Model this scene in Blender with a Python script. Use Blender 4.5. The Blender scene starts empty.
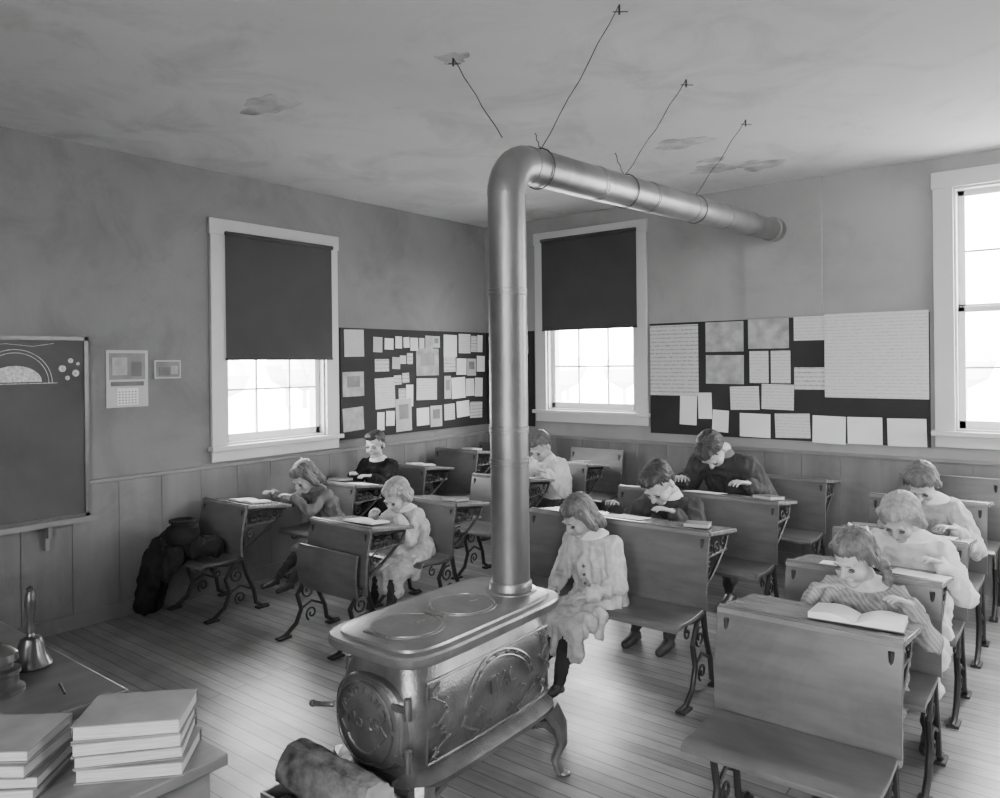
import bpy, bmesh, math, random
import numpy as np
from mathutils import Vector, Matrix, Quaternion, noise
random.seed(7)
V=Vector
COL=bpy.context.scene.collection

# ------------------------------------------------------------ materials
def mat(name,val,rough=.6,metal=0,nscale=6,namt=.15,bump=0,bscale=60,spec=.5,stretch=(1,1,1),stain=0,stripe=0):
    m=bpy.data.materials.new(name); m.use_nodes=True
    nt=m.node_tree; b=nt.nodes['Principled BSDF']
    b.inputs['Roughness'].default_value=rough; b.inputs['Metallic'].default_value=metal
    b.inputs['Specular IOR Level'].default_value=spec
    tc=nt.nodes.new('ShaderNodeTexCoord'); mp=nt.nodes.new('ShaderNodeMapping')
    mp.inputs['Scale'].default_value=stretch
    nt.links.new(tc.outputs['Object'],mp.inputs[0])
    n=nt.nodes.new('ShaderNodeTexNoise'); n.inputs['Scale'].default_value=nscale; n.inputs['Detail'].default_value=5
    nt.links.new(mp.outputs[0],n.inputs['Vector'])
    r=nt.nodes.new('ShaderNodeValToRGB')
    lo=max(0,val*(1-namt)); hi=val*(1+namt)
    r.color_ramp.elements[0].position=.3; r.color_ramp.elements[1].position=.7
    r.color_ramp.elements[0].color=(lo,lo,lo,1); r.color_ramp.elements[1].color=(hi,hi,hi,1)
    nt.links.new(n.outputs[0],r.inputs[0])
    out=r.outputs[0]
    def mult(o,src,lo_,p0,p1):
        r2=nt.nodes.new('ShaderNodeValToRGB'); r2.color_ramp.elements[0].position=p0; r2.color_ramp.elements[1].position=p1
        r2.color_ramp.elements[0].color=(lo_,lo_,lo_,1); r2.color_ramp.elements[1].color=(1,1,1,1)
        nt.links.new(src,r2.inputs[0])
        mx=nt.nodes.new('ShaderNodeMix'); mx.data_type='RGBA'; mx.blend_type='MULTIPLY'; mx.inputs[0].default_value=1
        nt.links.new(o,mx.inputs[6]); nt.links.new(r2.outputs[0],mx.inputs[7]); return mx.outputs[2]
    if stain>0:
        n4=nt.nodes.new('ShaderNodeTexNoise'); n4.inputs['Scale'].default_value=1.7; n4.inputs['Detail'].default_value=9; n4.inputs['Roughness'].default_value=.65; n4.inputs['Distortion'].default_value=.7
        nt.links.new(tc.outputs['Object'],n4.inputs['Vector']); out=mult(out,n4.outputs[0],1-stain,.34,.52)
    if stripe>0:
        wv=nt.nodes.new('ShaderNodeTexWave'); wv.bands_direction='DIAGONAL'; wv.inputs['Scale'].default_value=stripe; wv.inputs['Distortion'].default_value=1
        nt.links.new(tc.outputs['Object'],wv.inputs['Vector']); out=mult(out,wv.outputs['Fac'],.72,.3,.6)
    nt.links.new(out,b.inputs['Base Color'])
    if bump>0:
        n2=nt.nodes.new('ShaderNodeTexNoise'); n2.inputs['Scale'].default_value=bscale; n2.inputs['Detail'].default_value=4
        nt.links.new(mp.outputs[0],n2.inputs['Vector'])
        bp=nt.nodes.new('ShaderNodeBump'); bp.inputs['Strength'].default_value=bump; bp.inputs['Distance'].default_value=.01
        nt.links.new(n2.outputs[0],bp.inputs['Height']); nt.links.new(bp.outputs[0],b.inputs['Normal'])
    return m

M={}
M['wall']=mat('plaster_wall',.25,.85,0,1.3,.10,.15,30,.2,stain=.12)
M['wall_d']=mat('plaster_wall_sooty',.165,.85,0,1.3,.14,.15,30,.2,stain=.18)  # plaster with the left wall's shade mixed into its base colour
M['wains']=mat('wainscot_paint',.14,.42,0,2.0,.20,.1,40,.4,(3,3,.6),stain=.25)
M['trimdark']=mat('rail_paint',.16,.5)
M['casing']=mat('window_casing_paint',.48,.45,0,3,.05)
M['sash']=mat('sash_paint',.72,.5,0,3,.05)
M['shade']=mat('shade_cloth',.045,.8,0,3,.10,.1,80,.2)
M['slate']=mat('slate_board',.05,.7,0,2,.35,.05,30,stain=.25)
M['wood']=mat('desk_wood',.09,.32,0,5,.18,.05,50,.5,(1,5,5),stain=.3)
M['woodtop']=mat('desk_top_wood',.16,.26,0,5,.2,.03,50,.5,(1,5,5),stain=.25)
M['iron']=mat('cast_iron_black',.022,.45,.3,10,.3,.2,60)
M['stove']=mat('stove_cast_iron',.15,.29,.7,12,.28,.22,110)
M['stovetop']=mat('stove_plate_iron',.20,.34,.65,7,.25,.1,60,stain=.3)
M['pipe']=mat('stovepipe_steel',.16,.40,.65,5,.25,.06,30,.5,(1,1,.5),stain=.2)
M['wire']=mat('wire_steel',.04,.5,.5)
M['paper']=mat('paper_white',.66,.8,0,3,.08)
M['cork']=mat('dark_board_cloth',.016,.9,0,4,.2)
M['cover_d']=mat('book_cover_dark',.07,.5,0,8,.25,stain=.2)
M['cover_g']=mat('book_cover_grey',.15,.55,0,8,.25,stain=.2)
M['pages']=mat('book_pages',.36,.8,0,60,.2,.1,100,.3,(.2,.2,6))
M['tdesk']=mat('table_varnish_dark',.07,.3,0,4,.3,.03,60,.5,(5,1,5))
M['tlight']=mat('table_varnish_worn',.12,.4,0,5,.25,.03,60,.5,(5,1,5),stain=.3)
M['brass']=mat('bell_metal',.08,.28,.8,6,.25)
M['bellwood']=mat('bell_handle_wood',.03,.3)
M['skin']=mat('skin',.36,.55,0,8,.06)
M['dark']=mat('eye_dark',.05,.5)
M['lip']=mat('lip_tone',.2,.5)
M['bark']=mat('log_bark',.12,.95,0,18,.6,1.0,35,.2)
M['endgrain']=mat('log_end_grain',.22,.9,0,14,.35)
M['cloth_black']=mat('cloth_black_wool',.018,.95,0,10,.3,.5,30,.1)
M['cloth_dark']=mat('cloth_dark_wool',.045,.9,0,10,.25,.5,40,.2)
M['cloth_mid']=mat('cloth_mid_grey',.30,.9,0,12,.2,.5,30,.2,stripe=26)
M['cloth_gray']=mat('cloth_grey_wool',.13,.9,0,12,.2,.5,30,.2)
M['cloth_light']=mat('cloth_light_cotton',.44,.9,0,30,.18,.8,28,.2)
M['cloth_white']=mat('cloth_white_cotton',.62,.9,0,12,.08,.8,28,.2)
M['stocking']=mat('stocking_dark',.02,.8)
M['shoe']=mat('shoe_leather',.02,.4)
M['hair_d']=mat('hair_dark',.03,.5,0,40,.4,.9,90,.4,(1,1,.25))
M['hair_m']=mat('hair_brown',.10,.5,0,40,.4,.9,90,.4,(1,1,.25))
M['hair_l']=mat('hair_fair',.25,.5,0,40,.35,.9,90,.4,(1,1,.25))
M['glassy']=mat('ink_glass',.04,.15)
M['chalk']=mat('chalk_marks',.5,.95,0,60,.4)
M['peel']=mat('bare_plaster_patch',.36,.95,0,9,.4,.6,40,.1)

M['ceil']=mat('ceiling_plaster',.62,.9,0,1.0,.08,.15,25,.1,stain=.22)

def floor_mat():
    m=bpy.data.materials.new('floor_boards'); m.use_nodes=True; nt=m.node_tree; b=nt.nodes['Principled BSDF']
    tc=nt.nodes.new('ShaderNodeTexCoord')
    br=nt.nodes.new('ShaderNodeTexBrick'); br.offset=.37; br.inputs['Scale'].default_value=1
    br.inputs['Brick Width'].default_value=2.6; br.inputs['Row Height'].default_value=.075
    br.inputs['Mortar Size'].default_value=.003; br.inputs['Mortar Smooth'].default_value=.2; br.inputs['Bias'].default_value=0
    br.inputs['Color1'].default_value=(.15,.15,.15,1); br.inputs['Color2'].default_value=(.25,.25,.25,1); br.inputs['Mortar'].default_value=(.035,.035,.035,1)
    nt.links.new(tc.outputs['Object'],br.inputs['Vector'])
    mp=nt.nodes.new('ShaderNodeMapping'); mp.inputs['Scale'].default_value=(1.2,14,1)
    nt.links.new(tc.outputs['Object'],mp.inputs[0])
    n=nt.nodes.new('ShaderNodeTexNoise'); n.inputs['Scale'].default_value=4; n.inputs['Detail'].default_value=6
    nt.links.new(mp.outputs[0],n.inputs['Vector'])
    r=nt.nodes.new('ShaderNodeValToRGB'); r.color_ramp.elements[0].color=(.5,.5,.5,1); r.color_ramp.elements[1].color=(1.4,1.4,1.4,1)
    nt.links.new(n.outputs[0],r.inputs[0])
    mx=nt.nodes.new('ShaderNodeMix'); mx.data_type='RGBA'; mx.blend_type='MULTIPLY'; mx.inputs[0].default_value=1
    nt.links.new(br.outputs['Color'],mx.inputs[6]); nt.links.new(r.outputs[0],mx.inputs[7])
    nw=nt.nodes.new('ShaderNodeTexNoise'); nw.inputs['Scale'].default_value=1.3; nw.inputs['Detail'].default_value=8; nw.inputs['Roughness'].default_value=.6
    nt.links.new(tc.outputs['Object'],nw.inputs['Vector'])
    rw=nt.nodes.new('ShaderNodeValToRGB'); rw.color_ramp.elements[0].position=.38; rw.color_ramp.elements[1].position=.58
    rw.color_ramp.elements[0].color=(.58,.58,.58,1); rw.color_ramp.elements[1].color=(1.08,1.08,1.08,1)
    nt.links.new(nw.outputs[0],rw.inputs[0])
    m3=nt.nodes.new('ShaderNodeMix'); m3.data_type='RGBA'; m3.blend_type='MULTIPLY'; m3.inputs[0].default_value=1
    nt.links.new(mx.outputs[2],m3.inputs[6]); nt.links.new(rw.outputs[0],m3.inputs[7]); nt.links.new(m3.outputs[2],b.inputs['Base Color'])
    n3=nt.nodes.new('ShaderNodeTexNoise'); n3.inputs['Scale'].default_value=3; nt.links.new(tc.outputs['Object'],n3.inputs['Vector'])
    r3=nt.nodes.new('ShaderNodeMapRange'); r3.inputs[3].default_value=.24; r3.inputs[4].default_value=.44
    nt.links.new(n3.outputs[0],r3.inputs[0]); nt.links.new(r3.outputs[0],b.inputs['Roughness'])
    bp=nt.nodes.new('ShaderNodeBump'); bp.inputs['Strength'].default_value=.4; bp.inputs['Distance'].default_value=.004; bp.invert=True
    nt.links.new(br.outputs['Fac'],bp.inputs['Height']); nt.links.new(bp.outputs[0],b.inputs['Normal'])
    return m
M['floor']=floor_mat()

def text_paper_mat(name,base,dark,rows,dens):
    m=bpy.data.materials.new(name); m.use_nodes=True; nt=m.node_tree; b=nt.nodes['Principled BSDF']; b.inputs['Roughness'].default_value=.85
    tc=nt.nodes.new('ShaderNodeTexCoord'); w=nt.nodes.new('ShaderNodeTexWave'); w.bands_direction='Z'; w.inputs['Scale'].default_value=rows
    nt.links.new(tc.outputs['Object'],w.inputs['Vector'])
    n=nt.nodes.new('ShaderNodeTexNoise'); n.inputs['Scale'].default_value=45; nt.links.new(tc.outputs['Object'],n.inputs['Vector'])
    mu=nt.nodes.new('ShaderNodeMath'); mu.operation='MULTIPLY'; nt.links.new(w.outputs['Fac'],mu.inputs[0]); nt.links.new(n.outputs[0],mu.inputs[1])
    r=nt.nodes.new('ShaderNodeValToRGB'); r.color_ramp.elements[0].position=dens; r.color_ramp.elements[1].position=dens+.3
    r.color_ramp.elements[0].color=(base,base,base,1); r.color_ramp.elements[1].color=(dark,dark,dark,1)
    nt.links.new(mu.outputs[0],r.inputs[0]); nt.links.new(r.outputs[0],b.inputs['Base Color'])
    return m
M['ptext']=text_paper_mat('paper_written',.54,.40,12,.28)
M['ptext2']=text_paper_mat('paper_printed',.50,.26,9,.28)
M['pmap']=mat('paper_map',.30,.8,0,11,.3)
M['pgrey']=mat('paper_grey',.40,.8,0,6,.1)

# ------------------------------------------------------------ mesh helpers
class B:
    def __init__(s): s.bm=bmesh.new(); s.mats=[]
    def mi(s,k):
        if k not in s.mats: s.mats.append(k)
        return s.mats.index(k)
    def box(s,c,d,k,rot=None):
        i=s.mi(k); mtx=Matrix.Translation(V(c))
        if rot is not None: mtx=mtx@(rot if isinstance(rot,Matrix) else Matrix.Rotation(rot,4,'Z'))
        mtx=mtx@Matrix.Diagonal((d[0],d[1],d[2],1))
        r=bmesh.ops.create_cube(s.bm,size=1,matrix=mtx)
        for f in {f for v in r['verts'] for f in v.link_faces}: f.material_index=i
    def bb(s,x0,x1,y0,y1,z0,z1,k): s.box(((x0+x1)/2,(y0+y1)/2,(z0+z1)/2),(abs(x1-x0),abs(y1-y0),abs(z1-z0)),k)
    def loft(s,rings,k,cap=True,closed=True,capk=None):
        i=s.mi(k); ci=s.mi(capk) if capk else i
        vr=[[s.bm.verts.new(p) for p in r] for r in rings]; n=len(vr[0])
        for a,b2 in zip(vr[:-1],vr[1:]):
            for j in range(n if closed else n-1):
                f=s.bm.faces.new((a[j],a[(j+1)%n],b2[(j+1)%n],b2[j])); f.material_index=i
        if cap:
            f=s.bm.faces.new(vr[0][::-1]); f.material_index=ci
            f=s.bm.faces.new(vr[-1]); f.material_index=ci
    def tube(s,pts,r,k,n=8,flat=None):
        pts=[V(p) for p in pts]; rs=r if isinstance(r,(list,tuple)) else [r]*len(pts)
        rings=[]; u=None
        for j,p in enumerate(pts):
            t=(pts[min(j+1,len(pts)-1)]-pts[max(j-1,0)]).normalized()
            if u is None:
                a=V((1,0,0)) if abs(t.x)<.9 else V((0,0,1)); u=(a-t*a.dot(t)).normalized()
            else:
                u=(u-t*u.dot(t)).normalized()
            w=t.cross(u)
            fx=flat if flat else 1
            rings.append([p+u*math.cos(q)*rs[j]*fx+w*math.sin(q)*rs[j] for q in [2*math.pi*m2/n for m2 in range(n)]])
        s.loft(rings,k)
    def lathe(s,prof,c,k,n=24,cap=True):
        s.loft([[V(c)+V((math.cos(a)*max(r,1e-4),math.sin(a)*max(r,1e-4),z)) for a in [2*math.pi*m2/n for m2 in range(n)]] for r,z in prof],k,cap)
    def sph(s,c,rad,k,sub=2,rot=None):
        i=s.mi(k); mtx=Matrix.Translation(V(c))
        if rot is not None: mtx=mtx@rot
        if not isinstance(rad,(tuple,list)): rad=(rad,)*3
        r=bmesh.ops.create_icosphere(s.bm,subdivisions=sub,radius=1,matrix=mtx@Matrix.Diagonal((*rad,1)))
        for f in {f for v in r['verts'] for f in v.link_faces}: f.material_index=i
    def mesh(s,name,smooth=True,ang=35):
        bmesh.ops.recalc_face_normals(s.bm,faces=s.bm.faces)
        me=bpy.data.meshes.new(name); s.bm.to_mesh(me); s.bm.free()
        for k in s.mats: me.materials.append(M[k])
        if smooth:
            me.shade_smooth()
            try: me.set_sharp_from_angle(angle=math.radians(ang))
            except Exception: pass
        return me
def ob(name,me,loc=(0,0,0),parent=None,rot=None,bevel=0):
    o=bpy.data.objects.new(name,me); COL.objects.link(o); o.location=loc
    if rot: o.rotation_euler=rot
    if parent: o.parent=parent
    if bevel:
        md=o.modifiers.new('bevel','BEVEL'); md.width=bevel; md.segments=2; md.limit_method='ANGLE'; md.angle_limit=math.radians(50)
    return o
def empty(name,loc=(0,0,0)):
    o=bpy.data.objects.new(name,None); COL.objects.link(o); o.location=loc; o.empty_display_size=.1; return o
def arc(c,r,a0,a1,n,fn):
    return [fn(c[0]+r*math.cos(a0+(a1-a0)*t/n),c[1]+r*math.sin(a0+(a1-a0)*t/n)) for t in range(n+1)]
def spiral(c,r0,r1,a0,turns,n,fn):
    return [fn(c[0]+(r0+(r1-r0)*t/n)*math.cos(a0+turns*2*math.pi*t/n),c[1]+(r0+(r1-r0)*t/n)*math.sin(a0+turns*2*math.pi*t/n)) for t in range(n+1)]
def raised_text(txt,size,mtx,parent,name):
    cu=bpy.data.curves.new('txt','FONT'); cu.body=txt; cu.size=size; cu.extrude=.004; cu.bevel_depth=.001; cu.align_x='CENTER'; cu.align_y='CENTER'
    o=bpy.data.objects.new('txt',cu); COL.objects.link(o)
    dg=bpy.context.evaluated_depsgraph_get(); dg.update()
    me=bpy.data.meshes.new_from_object(o.evaluated_get(dg)); bpy.data.objects.remove(o)
    me.materials.clear(); me.materials.append(M['stove'])
    q=ob(name,me,parent=parent); q.matrix_local=mtx

# ------------------------------------------------------------ room
XL,XR,YB,YF,ZC=-5.225,2.4,6.40,-1.8,3.17
def grid_wall(name,axis,pos,th,a0,a1,holes,k='wall'):
    b=B(); cuts=sorted({a0,a1}|{h[0] for h in holes}|{h[1] for h in holes})
    for u0,u1 in zip(cuts[:-1],cuts[1:]):
        hs=[h for h in holes if h[0]<=u0+1e-6 and h[1]>=u1-1e-6]
        segs=[(0,ZC)] if not hs else [(0,hs[0][2]),(hs[0][3],ZC)]
        for z0,z1 in segs:
            if axis=='x': b.bb(pos,pos+th,u0,u1,z0,z1,k)
            else: b.bb(u0,u1,pos,pos+th,z0,z1,k)
    return ob(name,b.mesh(name,False))
W1=(3.25,4.20,1.09,2.69); W2=(-4.41,-3.40,1.21,2.90); W3=(-.80,.22,1.16,2.94)
WR_fill=[(4.75,5.95,1.1,2.95)]; WF_fill=[(-.9,.3,1.1,2.95),(.9,2.1,1.1,2.95)]  # unseen windows, added and placed to brighten the back wall
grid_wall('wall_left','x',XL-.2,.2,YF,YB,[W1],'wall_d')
grid_wall('wall_back','y',YB,.2,XL-.2,XR+.2,[W2,W3])
grid_wall('wall_right','x',XR,.2,YF,YB,WR_fill)
grid_wall('wall_front','y',YF-.2,.2,XL-.2,XR+.2,WF_fill)
b=B(); b.bb(XL-.2,XR+.2,YF-.2,YB+.2,-.1,0,'floor'); ob('floor',b.mesh('floor',False))
b=B(); b.bb(XL-.2,XR+.2,YF-.2,YB+.2,ZC,ZC+.1,'ceil'); ob('ceiling',b.mesh('ceiling',False))
b=B(); b.bb(-2.345,-1.715,6.375,YB,2.05,ZC,'wall'); ob('chimney_breast',b.mesh('chimney_breast',False))
TR=[0]
def wains(side,axis,pos,sgn,a0,a1):
    b=B(); u=a0; w=.30
    while u<a1-.001:
        e=min(u+w,a1); z0,z1=.10,.925
        t=.014
        if axis=='x': b.bb(pos+sgn*.001,pos+sgn*t,u+.002,e-.002,z0,z1,'wains')
        else: b.bb(u+.002,e-.002,pos+sgn*.001,pos+sgn*t,z0,z1,'wains')
        u=e
    if axis=='x':
        b.bb(pos+sgn*.001,pos+sgn*.03,a0,a1,.93,.952,'trimdark')
    else:
        b.bb(a0,a1,pos+sgn*.001,pos+sgn*.03,.93,.952,'trimdark')
    TR[0]+=1; name='trim_%d'%TR[0]
    ob(name,b.mesh(name,False))
    b=B()
    if axis=='x': b.bb(pos+sgn*.001,pos+sgn*.024,a0,a1,0,.10,'wains')
    else: b.bb(a0,a1,pos+sgn*.001,pos+sgn*.024,0,.10,'wains')
    ob('baseboard_'+side,b.mesh('bb',False))
e_=.032
wains('left','x',XL,1,YF+e_,YB-e_); wains('back','y',YB,-1,XL+e_,XR-e_)
wains('right','x',XR,-1,YF+e_,YB-e_); wains('front','y',YF,1,XL+e_,XR-e_)

def window(name,axis,pos,nin,h,shade=None,cw=.13):
    u0,u1,z0,z1=h; b=B()
    def bb(a,c,n0,n1,z_0,z_1,k):
        if axis=='x': b.bb(pos+nin*n0,pos+nin*n1,a,c,z_0,z_1,k)
        else: b.bb(a,c,pos+nin*n0,pos+nin*n1,z_0,z_1,k)
    bb(u0-cw,u0,0.001,.03,z0,z1,'casing'); bb(u1,u1+cw,0.001,.03,z0,z1,'casing')
    bb(u0-cw-.01,u1+cw+.01,0.001,.035,z1,z1+cw-.01,'casing')
    bb(u0-cw-.02,u1+cw+.02,0.001,.07,z0-.035,z0,'casing'); bb(u0-cw,u1+cw,0.001,.025,z0-.12,z0-.035,'casing')
    bb(u0,u0+.015,-.2,0,z0,z1,'casing'); bb(u1-.015,u1,-.2,0,z0,z1,'casing'); bb(u0,u1,-.2,0,z1-.015,z1,'casing'); bb(u0,u1,-.2,0,z0,z0+.015,'casing')
    zm=(z0+z1)/2
    def sash(za,zb,n):
        s=.045
        bb(u0+.015,u0+.015+s,n,n+.035,za,zb,'sash'); bb(u1-.015-s,u1-.015,n,n+.035,za,zb,'sash')
        bb(u0+.015,u1-.015,n,n+.035,za,za+.06,'sash'); bb(u0+.015,u1-.015,n,n+.035,zb-.04,zb,'sash')
        for q in (1/3,2/3):
            x=u0+(u1-u0)*q; bb(x-.008,x+.008,n+.006,n+.028,za,zb,'sash')
        z=(za+zb)/2; bb(u0+.015,u1-.015,n+.006,n+.028,z-.008,z+.008,'sash')
    sash(zm-.02,z1-.015,-.13); sash(z0+.015,zm+.02,-.09)
    o=ob(name,b.mesh(name,False),bevel=.003)
    if shade:
        b=B(); zb,e0,e1,zt=shade; rings=[]
        n=12; N0=.045
        for zz,k2 in ((zt,0),(zt-.3,.004),(zb+.4,-.003),(zb,0)):
            row=[]
            for j in range(n+1):
                a=u0-e0+(u1-u0+e0+e1)*j/n; nn=N0+k2*math.sin(j*.8)
                row.append((pos+nin*nn,a,zz) if axis=='x' else (a,pos+nin*nn,zz))
            rings.append(row)
        b.loft(rings,'shade',cap=False,closed=False)
        p=lambda a,nn,z:(pos+nin*nn,a,z) if axis=='x' else (a,pos+nin*nn,z)
        b.tube([p(u0-e0,N0,zb),p(u1+e1,N0,zb)],.009,'shade',10)
        b.tube([p(u0-e0,N0+.01,zt),p(u1+e1,N0+.01,zt)],.018,'shade',12)
        ob('window_shade',b.mesh('window_shade'))
    L=bpy.data.lights.new(name+'_portal','AREA'); L.shape='RECTANGLE'; L.size=u1-u0; L.size_y=z1-z0
    L.cycles.is_portal=True
    lo=bpy.data.objects.new(name+'_sky_portal',L); COL.objects.link(lo)
    c=V((pos-nin*.19,(u0+u1)/2,zm)) if axis=='x' else V(((u0+u1)/2,pos-nin*.19,zm))
    d=V((nin,0,0)) if axis=='x' else V((0,nin,0))
    lo.location=c; lo.rotation_euler=d.to_track_quat('-Z','Z').to_euler()
    return o
window('window_1','x',XL,1,W1,(1.745,.02,.05,2.70)); window('window_2','y',YB,-1,W2,(2.02,.03,.04,2.93)); window('window_3','y',YB,-1,W3)
for i,h in enumerate(WR_fill): window('window_%d'%(4+i),'x',XR,-1,h)  # added fill-light windows on the unseen right and front walls
for i,h in enumerate(WF_fill): window('window_%d'%(6+i),'y',YF,1,h)

# outdoors
M['snow']=mat('outdoor_ground',.75,.9,0,.5,.05)
M['far']=mat('distant_trees',.45,.9,0,.6,.2)
b=B(); b.bb(-60,60,-60,60,-.7,-.6,'snow'); ob('ground',b.mesh('ground',False))
b=B()
for i in range(60):
    a=random.uniform(math.radians(70),math.radians(200)); r=random.uniform(34,46)
    x,y=math.cos(a)*r,math.sin(a)*r+3; h=random.uniform(2.5,4)
    b.lathe([(.12,0),(.1,h*.3),(.9,h*.45),(1.2,h*.7),(.8,h*.95),(.1,h*1.05)],(x,y,-.6),'far',8)
ob('distant_tree_line',b.mesh('distant_tree_line'))

# ------------------------------------------------------------ bulletin boards & papers
b=B(); b.bb(XL+.001,XL+.018,4.36,YB-.02,1.03,2.02,'cork'); b.bb(XL+.018,-4.57,YB-.018,YB-.001,1.03,2.02,'cork'); ob('corner_bulletin_board',b.mesh('cb',False))
b=B(); b.bb(-3.245,-.96,YB-.018,YB-.001,1.03,2.04,'cork'); ob('back_bulletin_board',b.mesh('bbd',False))
def paper(b,axis,u,z,w,h,k,tilt=0,off=.022):
    c=(XL+off,u,z) if axis=='x' else (u,YB-off,z)
    t=.0015
    if axis=='x': b.box(c,(t,w,h),k,Matrix.Rotation(tilt,4,'X'))
    else: b.box(c,(w,t,h),k,Matrix.Rotation(tilt,4,'Y'))
    if k in('pmap','pgrey') and random.random()<.6:
        if axis=='x': b.box((c[0]+.0012,u,z+h*.1),(.001,w*.6,h*.45),'cover_g',Matrix.Rotation(tilt,4,'X'))
        else: b.box((u,c[1]-.0012,z+h*.1),(w*.6,.001,h*.45),'pmap',Matrix.Rotation(tilt,4,'Y'))
b=B()
random.seed(5)
def rowpap(axis,u0,u1,zc,hh,ws,kk=None):
    u=u0
    while True:
        w=random.choice(ws)*random.uniform(.85,1.1)
        if u+w>u1: break
        paper(b,axis,u+w/2,zc+random.uniform(-.025,.025),w,hh*random.uniform(.75,1.12),random.choice(kk or ['paper','paper','paper','ptext','ptext2','pgrey','pmap']),random.uniform(-.05,.05),.0195+random.random()*.005)
        u+=w+random.uniform(-.005,.035)
rowpap('x',4.40,4.74,1.87,.22,[.22]); rowpap('x',4.38,4.78,1.52,.26,[.28],['pmap']); rowpap('x',4.38,4.78,1.20,.26,[.27],['pmap','pgrey'])
rowpap('x',4.74,5.70,1.89,.13,[.08,.12,.10]); rowpap('x',4.76,5.1,1.70,.15,[.13,.16]); rowpap('x',4.98,5.3,1.72,.10,[.08,.10]); rowpap('x',5.0,5.3,1.56,.1,[.07,.10])
rowpap('x',4.76,5.05,1.43,.28,[.24],['ptext']); rowpap('x',5.06,5.33,1.38,.2,[.09]); rowpap('x',5.3,5.68,1.70,.24,[.30],['pmap']); rowpap('x',5.30,5.68,1.43,.26,[.28],['ptext'])
rowpap('x',4.78,5.04,1.16,.17,[.10,.16]); rowpap('x',5.02,5.32,1.20,.32,[.22],['pgrey']); rowpap('x',5.30,5.70,1.17,.2,[.13,.16])
for zc in (1.88,1.67,1.44,1.2): rowpap('x',5.70,6.37,zc,.21,[.17,.20,.13,.10])
for zc in (1.86,1.62,1.38,1.16): rowpap('y',-5.16,-4.60,zc,.20,[.2,.13,.18])
ob('pinned_papers',b.mesh('pinned_papers',False))
b=B()
def PB(u0,u1,z0,z1,k,t=0,off=.02): paper(b,'y',(u0+u1)/2,(z0+z1)/2,u1-u0,z1-z0,k,t,off)
PB(-3.24,-2.77,1.38,2.02,'ptext2')
PB(-2.70,-2.36,1.77,2.03,'pmap'); PB(-2.32,-1.98,1.79,2.04,'pmap'); PB(-2.70,-2.36,1.49,1.74,'pmap',.01)
PB(-2.31,-2.15,1.50,1.77,'ptext'); PB(-2.13,-1.97,1.50,1.77,'ptext')
PB(-1.70,-.965,1.39,2.055,'ptext',.003,.026); PB(-1.94,-1.60,1.85,2.045,'ptext',.0,.0205); PB(-1.94,-1.66,1.45,1.63,'ptext2')
PB(-2.95,-2.79,1.12,1.38,'paper',.03); PB(-2.775,-2.65,1.18,1.41,'paper',-.02); PB(-2.645,-2.5,1.07,1.26,'paper',.05)
PB(-2.48,-2.23,1.27,1.47,'ptext',-.03,.024); PB(-2.21,-1.945,1.28,1.49,'ptext',.02); PB(-2.4,-2.14,1.04,1.24,'paper',.01); PB(-2.10,-1.82,1.05,1.25,'ptext',-.03)
PB(-1.80,-1.55,1.02,1.24,'paper',.02); PB(-1.535,-1.285,1.03,1.24,'paper',-.01); PB(-1.25,-.985,1.03,1.24,'paper',-.02)
ob('pinned_papers',b.mesh('pinned_papers2',False))

# chalkboard (stands proud of the wainscot)
b=B(); x=XL+.034
b.bb(x,x+.012,.9,2.20,.75,1.88,'slate')
b.bb(XL+.001,x,.9,2.2,1.0,1.85,'wood')
for (y0,y1,z0,z1) in ((.88,2.225,1.87,1.895),(.88,2.225,.72,.75),(2.20,2.225,.72,1.895),(.88,.905,.72,1.895)): b.bb(x,x+.022,y0,y1,z0,z1,'wood')
b.bb(x,x+.08,.88,2.25,.705,.722,'trimdark'); b.bb(x+.075,x+.085,.88,2.25,.705,.738,'trimdark')
for y in (1.3,1.97): b.bb(x,x+.02,y-.012,y+.012,.55,.705,'trimdark'); b.bb(x,x+.06,y-.01,y+.01,.63,.705,'trimdark')
fn=lambda u,v:(x+.0135,u,v)
for r in (.19,.21): b.tube(arc((1.80,1.60),r,0,math.pi,20,fn),.002,'chalk',5)
b.tube([fn(1.55,1.60),fn(2.04,1.60)],.002,'chalk',5)
b.loft([[fn(1.80-.15*math.cos(a),1.61+(.10*math.sin(a))*q) for a in [math.pi*j/12 for j in range(13)]] for q in (0,1)],'chalk',cap=False,closed=False)
for (u,v,r) in ((2.07,1.69,.022),(2.12,1.74,.016),(2.15,1.66,.022),(2.1,1.63,.014),(2.165,1.72,.011)): 
    b.loft([[fn(u+q*r*math.cos(a),v+q*r*math.sin(a)) for a in [2*math.pi*j/14 for j in range(14)]] for q in (.15,1)],'chalk',cap=False)
b.tube([fn(1.6,1.83),fn(1.75,1.845),fn(1.9,1.83),fn(2.02,1.85)],.0012,'chalk',5)
ob('chalkboard',b.mesh('chalkboard'))
x=XL
b=B(); b.bb(x+.001,x+.006,2.36,2.645,1.42,1.81,'pgrey'); b.bb(x+.006,x+.008,2.38,2.625,1.61,1.79,'cover_g'); b.bb(x+.008,x+.009,2.40,2.50,1.64,1.76,'pmap'); b.bb(x+.008,x+.009,2.53,2.60,1.63,1.73,'cover_d'); b.bb(x+.006,x+.008,2.39,2.615,1.565,1.595,'cover_d'); b.bb(x+.006,x+.009,2.43,2.575,1.435,1.55,'paper')
for i in range(5):
    for j in range(6): b.bb(x+.009,x+.0095,2.44+j*.022,2.452+j*.022,1.445+i*.019,1.453+i*.019,'cover_g')
ob('wall_calendar',b.mesh('wall_calendar',False))
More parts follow.
